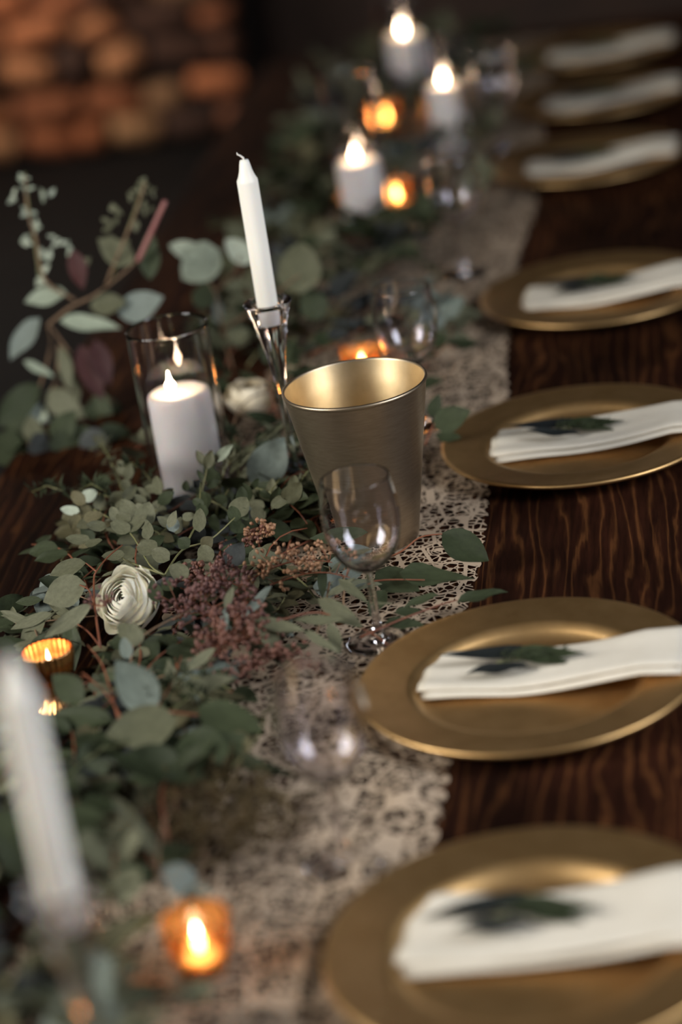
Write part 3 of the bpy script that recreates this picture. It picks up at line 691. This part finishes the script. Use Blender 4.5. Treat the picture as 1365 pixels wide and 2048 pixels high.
# the tall branch at the left, standing up from the garland
YL = 3.02
px_branch('eucalyptus_branch', 'arching eucalyptus branch rising over the table edge left of the pillar candle', 'branch', G_EU, .1,
    [[(240, 860), (180, 760), (110, 665), (95, 650)], [(90, 655), (140, 615), (190, 590), (240, 552), (275, 520)], [(95, 650), (100, 700), (75, 790), (62, 826)], [(118, 690), (112, 760), (95, 790)], [(150, 600), (90, 560), (72, 480), (55, 420), (50, 350)], [(210, 575), (240, 500), (270, 430), (290, 365)]],
    [((80, 636), (18, 718), 50, None, 'oval', 'blue', 35), ((134, 586), (48, 602), 44, None, 'oval', 'pale', 40), ((120, 642), (240, 654), 36, None, 'oval', 'pale', 45), ((180, 612), (254, 604), 50, None, 'oval', 'sage', 45),
     ((236, 628), (330, 598), 66, None, 'oval', 'blue', 40), ((268, 528), (198, 482), 54, None, 'oval', 'sage', 35), ((300, 560), (300, 458), 44, None, 'oval', 'deep', 25), ((92, 786), (176, 882), 56, None, 'oval', 'sage', 25),
     ((57, 824), (112, 884), 38, None, 'oval', 'pale', 30), ((122, 692), (142, 782), 30, None, 'willow', 'sage', 20), ((150, 740), (156, 812), 20, None, 'willow', 'sage', 20), ((80, 770), (-6, 862), 66, None, 'oval', 'deep', 35),
     ((184, 796), (232, 884), 48, None, 'oval', 'deep', 25), ((136, 884), (72, 944), 56, None, 'oval', 'blue', 40), ((255, 875), (182, 928), 56, None, 'oval', 'deep', 35), ((48, 722), (108, 754), 20, None, 'willow', 'pale', 40),
     ((160, 690), (205, 800), 50, None, 'oval', 'maroon', 25), ((190, 680), (220, 770), 44, None, 'oval', 'maroon', 25), ((145, 500), (170, 580), 40, None, 'oval', 'maroon', 25)], y=YL, m=M_STEM_BROWN, r=(.0024, .0012))
px_branch('eucalyptus_branch', 'drooping dark blue-green leaves under the arching branch at the table edge', 'branch', G_EU, .1,
    [[(150, 960), (100, 920), (40, 900), (-20, 890)], [(100, 920), (60, 970), (20, 1000)]],
    [((95, 905), (15, 850), 70, None, 'oval', 'deep', 35), ((60, 925), (-10, 1000), 76, None, 'oval', 'deep', 30), ((112, 925), (78, 1004), 58, None, 'oval', 'dark', 25), ((20, 900), (-30, 960), 60, None, 'oval', 'deep', 30), ((130, 940), (205, 890), 60, None, 'oval', 'deep', 30),
     ((155, 950), (120, 1010), 50, None, 'oval', 'deep', 25), ((40, 950), (50, 1015), 44, None, 'oval', 'deep', 25), ((170, 940), (240, 985), 56, None, 'oval', 'dark', 40), ((110, 900), (150, 820), 54, None, 'oval', 'deep', 25), ((205, 950), (265, 880), 50, None, 'oval', 'deep', 25), ((70, 890), (60, 830), 40, None, 'willow', 'sage', 25)], y=2.9, m=M_STEM_BROWN, r=(.002, .001))
px_branch('cut_stem', 'bare pink cut stem end sticking up behind the arching branch', 'twig', 'loose twigs in the garland', .1, [[(276, 522), (300, 470), (331, 402)]], [], y=YL, m=M_STEM_PINK, r=(.0042, .0036))
def bud_spray(label, stem, pts, y, colour):
    root = thing('budding_sprig', label, 'sprig', WY(*stem[0], y), 'budding sprigs at the left')
    add_stem(root, smooth_path([WY(*q, y) for q in stem], 4), .0013, .0007, M_STEM_GREEN, 5)
    r = random.Random(stem[0][0])
    for (x, yy, L) in pts:
        for k in range(4):
            a = r.uniform(0, 360); l = L*r.uniform(.5, .9); b, t = at(x + r.uniform(-L, L)*.3, yy + r.uniform(-L, L)*.4, l, a)
            px_leaf(root, b, t, l*.55, 0, 'oval', colour, r.uniform(10, 50), r.uniform(-40, 40), y, r)
bud_spray('pale budding eucalyptus tip standing furthest over the table edge', [(85, 600), (72, 500), (58, 420), (50, 345)], [(50, 355, 22), (52, 385, 20), (30, 398, 24), (92, 398, 24), (62, 430, 24), (68, 462, 22), (45, 475, 22), (90, 515, 26), (115, 480, 20), (135, 490, 22), (85, 545, 30)], YL + .02, 'pale')
bud_spray('pale budding eucalyptus tip beside the pink cut stem', [(225, 560), (245, 490), (270, 420), (292, 355)], [(292, 358, 20), (275, 378, 22), (300, 385, 18), (262, 405, 22), (290, 420, 24), (225, 425, 26), (228, 455, 28), (270, 445, 24), (240, 480, 28), (165, 560, 24), (175, 520, 24)], YL + .02, 'sage')
px_branch('silver_dollar_eucalyptus_branch', 'pale round silver-dollar leaves standing behind the taper candle', 'branch', G_EU, .1,
    [[(470, 760), (445, 660), (430, 585), (400, 545)], [(445, 660), (520, 610), (560, 580), (600, 550)], [(430, 585), (470, 540), (480, 510)]],
    [((412, 515), (338, 488), 44, None, 'round', 'pale', 40), ((440, 500), (362, 556), 84, None, 'round', 'pale', 30), ((505, 525), (453, 482), 46, None, 'round', 'pale', 35), ((602, 588), (598, 482), 92, None, 'round', 'sage', 25),
     ((440, 650), (432, 582), 24, None, 'oval', 'blue', 20), ((640, 640), (615, 575), 60, None, 'oval', 'deep', 30), ((400, 620), (420, 560), 50, None, 'oval', 'deep', 25)], y=3.12, m=M_STEM_BROWN, r=(.0018, .001))

# ------------------------------------------------------------------ seeded eucalyptus: clusters of little seed cups on red stems
SEED_P = [(.0003, 0), (.0010, .0008), (.0021, .0030), (.0019, .0044), (.0009, .0050), (.0003, .0058)]
SEED_V, SEED_F = lathe_data(SEED_P, 6)
def seed_at(p, d, s):
    q = d.to_track_quat('Z', 'Y'); return [p + q @ (Vector(v)*s) for v in SEED_V], SEED_F
def seeded(label, pts, n_side, spread, m, seed, dense=7, zlift=.0, s=1.0):
    r = random.Random(seed); P = smooth_path([W(*q) for q in pts], 5)
    root = thing('seeded_eucalyptus', label, 'branch', P[0], 'seeded eucalyptus in the garland')
    add_stem(root, P, .0013, .0006, M_STEM_RED, 5)
    tw, sd = [], []
    for k in range(n_side):
        b = P[int(r.uniform(.1, .999)*(len(P) - 1))]
        d = Vector((r.uniform(-1, 1), r.uniform(-1, 1), r.uniform(.0, 1.1))).normalized()
        e = b + d*r.uniform(.35, 1)*spread; e.z = max(e.z, T + .006)
        tw.append(tube_data([b - root.location, (b + e)/2 - root.location + Vector((0, 0, .002)), e - root.location], [.0006, .0005, .0004], 4))
        for j in range(dense):
            dd = (d + Vector((r.uniform(-1, 1), r.uniform(-1, 1), r.uniform(-.6, 1)))).normalized()
            sd.append(seed_at(e + Vector([r.uniform(-.006, .006) for _ in range(3)]) - root.location, dd, s*r.uniform(.7, 1.25)))
    t = link('twigs', mesh('twigs', *join(tw), M_STEM_RED), root); t['kind'] = 'stuff'
    g = link('seed_cluster', mesh('seed_cluster', *join(sd), m), root); g['kind'] = 'stuff'
    return root
seeded('plum seed clusters heaped between the cream ranunculus and the willow leaves', [(480, 1300, .03), (440, 1250, .05), (400, 1225, .055), (345, 1240, .05)], 40, .040, M_SEED_P, 1, 6)
seeded('rusty red seed clusters beneath the willow leaves', [(560, 1300, .03), (500, 1280, .04), (460, 1290, .045), (420, 1320, .04)], 40, .038, M_SEED, 2, 6)
seeded('plum seed clusters above the blue-grey willow leaf', [(520, 1230, .05), (470, 1185, .06), (430, 1165, .06), (390, 1160, .06)], 30, .034, M_SEED_P, 3, 6)
seeded('tan seed sprig pointing at the wine glass bowl', [(480, 1170, .06), (560, 1130, .065), (620, 1120, .065), (665, 1125, .06)], 16, .024, M_SEED_T, 4, 5)
seeded('olive-tan seed sprig under the wine glass bowl', [(540, 1170, .05), (600, 1150, .055), (650, 1145, .055), (700, 1155, .05)], 14, .024, M_SEED_T, 5, 4)
seeded('pinkish seed head on a stiff upright stem', [(462, 1150, .05), (480, 1115, .06), (492, 1090, .075), (505, 1068, .085)], 9, .012, M_SEED, 6, 7)
seeded('pinkish seed tips leaning over the dark slate leaf', [(505, 1075, .08), (520, 1068, .085), (545, 1066, .085)], 8, .010, M_SEED_T, 7, 6)
seeded('red seed sprig crossing under the pillar candle greens', [(350, 1165, .05), (390, 1155, .055), (440, 1150, .055)], 14, .016, M_SEED, 8, 5)
seeded('rusty seed sprig among the red stems in front of the near lace', [(600, 1330, .02), (560, 1310, .03), (520, 1330, .03), (430, 1345, .035)], 22, .022, M_SEED, 9, 7)
seeded('small dark berries lying across the cream ranunculus', [(182, 1207, .085), (205, 1212, .088), (220, 1200, .092), (232, 1196, .096)], 7, .008, M_SEED_P, 10, 3, s=.8)

# ------------------------------------------------------------------ loose fill: sprays lying along the table under the traced ones
def inside(x, y, zz, grow=0.0):
    for (kx, ky, kr, kh) in KEEP:
        if zz < T + kh and (x - kx)**2 + (y - ky)**2 < (kr + grow)**2: return True
    for (px, py, _) in PLATES:
        if (x - px)**2 + (y - py)**2 < (.170 + grow)**2: return True
    return False
def bounds(y):
    if y < 1.62: return -.30, .03
    if y < 2.02: return -.33, -.025
    if y < 2.15: return -.34, .0
    if y < 2.60: return -.335, .055
    if y < 3.0: return -.30, .085
    if y < 4.0: return -.30, .115
    return -.31, .13
def project(p):
    d = p - CAM; k = d.dot(FW); return 682.5 + F_PX*d.dot(RT)/k, 1024 - F_PX*d.dot(UP)/k, k
CLEAR = [(300, 560, 1580, 1700, 2.3),   # picture rectangles of things that stand clear of the loose sprays, with their distance
    (180, 320, 1130, 1250, 2.60), (30, 150, 1265, 1420, 2.50), (285, 450, 620, 935, 2.85), (540, 600, 560, 960, 2.8), (635, 800, 920, 1290, 2.42), (560, 870, 720, 1100, 2.70),
    (455, 560, 745, 830, 3.1), (660, 780, 280, 400, 3.95), (665, 780, 685, 740, 3.3), (300, 480, 1780, 1960, 1.9), (20, 210, 1740, 2048, 1.75), (760, 840, 350, 400, 4.2), (735, 800, 190, 240, 4.6), (850, 960, 110, 230, 4.5), (770, 850, 30, 110, 4.9), (840, 965, 300, 470, 3.6), (735, 870, 560, 720, 3.0)]
def hides(p, busy):
    x, y, k = project(p)
    for (x0, x1, y0, y1, kk) in CLEAR:
        if k < kk and x0 - 6 < x < x1 + 6 and y0 - 6 < y < y1 + 6: return True
    return False
def spray(y, x, heading, L, kind, colour, n, lw, ll, label, group, rnd, stem, z0=.012, arch=.035, name='eucalyptus_branch'):
    b = Vector((x, y, T + z0)); d = Vector((math.sin(heading), math.cos(heading), 0)); P = []
    bend = rnd.uniform(-.8, .8)
    for k in range(7):
        t = k/6; a = heading + bend*t
        b2 = Vector((x, y, T + z0)) + Vector((math.sin(a)*L*t, math.cos(a)*L*t, arch*math.sin(math.pi*t*.8)))
        P.append(b2)
    lo, hi = bounds(P[-1].y)
    good = [k for k, p in enumerate(P) if not inside(p.x, p.y, p.z) and lo - .02 < p.x < hi + .02]
    if len(good) < 7: return None
    root = thing(name, label, 'branch', P[0], group)
    add_stem(root, P, .0015, .0007, stem, 4)
    cnt = 0
    for k in range(n):
        t = .12 + .88*(k + rnd.random()*.6)/n; t = min(t, 1); i = min(int(t*6), 5); p = P[i].lerp(P[i + 1], t*6 - i)
        tang = (P[i + 1] - P[i]).normalized(); side = tang.cross(Vector((0, 0, 1))).normalized()*(1 if k % 2 else -1)
        dr = (tang*rnd.uniform(.1, .8) + side*rnd.uniform(.5, 1) + Vector((0, 0, rnd.uniform(-.25, .75)))).normalized()
        l = ll*rnd.uniform(.7, 1.15); tip = p + dr*l
        lo, hi = bounds(tip.y)
        if 1.9 < tip.y < 2.66: tip.z = min(tip.z, T + rnd.uniform(.022, .048))
        if tip.z < T + .006: tip.z = T + .006
        if hides(tip, True) or hides(p.lerp(tip, .5), True) or hides(p, False) or inside(tip.x, tip.y, tip.z, .002) or inside((p.x + tip.x)/2, (p.y + tip.y)/2, p.z) or not lo - .04 < tip.x < hi + .03: continue
        nrm = Vector((rnd.uniform(-.6, .6), rnd.uniform(-.8, .35), 1)).normalized()
        add_leaf(root, p, tip, lw*l/ll*rnd.uniform(.85, 1.1), nrm, kind, colour, rnd); cnt += 1
    return root
FILL = [  # kind, colour, leaves, width, length, stem, look
    ('round', 'sage', 11, .030, .034, M_STEM_RED, 'round-leaved sage green eucalyptus spray'),
    ('oval', 'deep', 10, .026, .048, M_STEM_RED, 'dark green oval-leaved eucalyptus spray'),
    ('willow', 'sage', 12, .014, .055, M_STEM_BROWN, 'narrow-leaved grey-green eucalyptus spray'),
    ('round', 'blue', 9, .032, .036, M_STEM_BROWN, 'blue-grey round-leaved eucalyptus spray'),
    ('oval', 'olive', 10, .020, .036, M_STEM_GREEN, 'olive small-leaved spray'),
    ('oval', 'dark', 9, .024, .046, M_STEM_RED, 'slate dark-leaved eucalyptus spray'),
]
def zone(y):
    if y < 1.75: return 'around the amber votive at the near plate'
    if y < 2.15: return 'between the ribbed gold votive and the bunched lace'
    if y < 2.65: return 'around the cream ranunculus and the gold bucket'
    if y < 3.3: return 'behind the candlestick and the pillar candle glass'
    if y < 4.1: return 'around the tall glass cylinder'
    return 'at the far end of the garland'
rnd = random.Random(21); made = 0; tries = 0
while made < 255 and tries < 6000:
    tries += 1
    y = 1.40 + 3.7*((tries*0.61803) % 1)
    if made > 175: y = 1.8 + .95*((tries*0.61803) % 1)
    lo, hi = bounds(y); x = rnd.uniform(lo + .02, hi - .01)
    f = rnd.choices(FILL, (4, 5, 3, 1.4, 2.5, 2.0))[0]
    L = rnd.uniform(.10, .19); hd = rnd.choice((0, math.pi)) + rnd.uniform(-1.0, 1.0)
    arch = rnd.uniform(.015, .055) if not 1.8 < y < 2.7 else rnd.uniform(.008, .026); grow = 1.15 if y < 2.0 or y > 3.2 else .9
    if spray(y, x, hd, L, f[0], f[1], f[2], f[3]*grow, f[4]*grow, f[6] + ' ' + zone(y), 'filler sprays: ' + f[6] + ' ' + zone(y), rnd, f[5], .010 + rnd.uniform(0, .018), arch): made += 1
# fine feathery greens
def feathery(x, y, L, hd, label, rnd, m):
    P = [Vector((x + math.sin(hd)*L*t, y + math.cos(hd)*L*t, T + .02 + .05*math.sin(2.2*t))) for t in (0, .25, .5, .75, 1)]
    if any(inside(p.x, p.y, p.z) for p in P): return
    root = thing('fine_foliage', label, 'sprig', P[0], 'fine feathery greens ' + label)
    add_stem(root, P, .0012, .0006, M_STEM_GREEN, 4); parts = []
    for k in range(90):
        t = rnd.uniform(.1, 1)*3.999; i = int(t); p = P[i].lerp(P[i + 1], t - i)
        d = Vector((rnd.uniform(-1, 1), rnd.uniform(-1, 1), rnd.uniform(-.3, 1))).normalized()*rnd.uniform(.008, .022)
        sd = d.cross(Vector((0, 0, 1))).normalized()*.0016
        b = p - root.location; q = b + d*.5
        parts.append(([b, q + sd, b + d, q - sd], [(0, 1, 2, 3)]))
    g = link('foliage', mesh('foliage', *join(parts), m), root); g['kind'] = 'stuff'
rnd = random.Random(5)
for (px, py, L, hd) in [(300, 960, .1, .4), (340, 1010, .09, -.8), (250, 985, .1, -.5), (200, 1040, .09, -1.2), (520, 985, .08, .8), (560, 1020, .08, 1.0), (590, 960, .08, .3), (480, 960, .08, -.2), (620, 1010, .07, .7), (430, 1020, .08, .3), (380, 1000, .08, .9), (270, 1050, .09, -.9)]:
    q = W(px, py, .03); feathery(q.x, q.y, L, hd, 'fine feathery green sprig in front of the pillar candle and candlestick', rnd, LEAFMAT['sage' if rnd.random() < .5 else 'deep'])
for k in range(34):
    y = rnd.uniform(2.9, 5.0); lo, hi = bounds(y)
    feathery(rnd.uniform(lo, hi), y, rnd.uniform(.08, .15), rnd.uniform(0, 6.28), 'fine feathery green sprig in the far half of the garland', rnd, LEAFMAT['deep'])
for k in range(10):
    y = rnd.uniform(1.45, 2.1); lo, hi = bounds(y)
    feathery(rnd.uniform(lo, hi), y, rnd.uniform(.08, .13), rnd.uniform(0, 6.28), 'fine feathery green sprig in the near end of the garland', rnd, LEAFMAT['deep'])
# brown moss between the amber votive and the broad leaves
q = W(410, 1650, .02); mo = []; rnd = random.Random(9)
for k in range(420):
    a = rnd.uniform(0, 6.28); rr = math.sqrt(rnd.random()); b = Vector((math.cos(a)*rr*.075, math.sin(a)*rr*.05, rnd.uniform(0, .02)*(1 - rr*.6)))
    d = [Vector([rnd.uniform(-.014, .014), rnd.uniform(-.014, .014), rnd.uniform(-.002, .012)]) for _ in range(2)]
    mo.append(tube_data([b, b + d[0], b + d[0] + d[1]], [.0007, .0007, .0004], 3))
o = link('moss', mesh('moss', *join(mo), M_MOSS), None, (q.x, q.y, T + .016)); o.scale = (1.15, 1.5, 1.5); tag(o, 'tangled brown moss clump behind the amber votive cup', 'moss', kind='stuff')
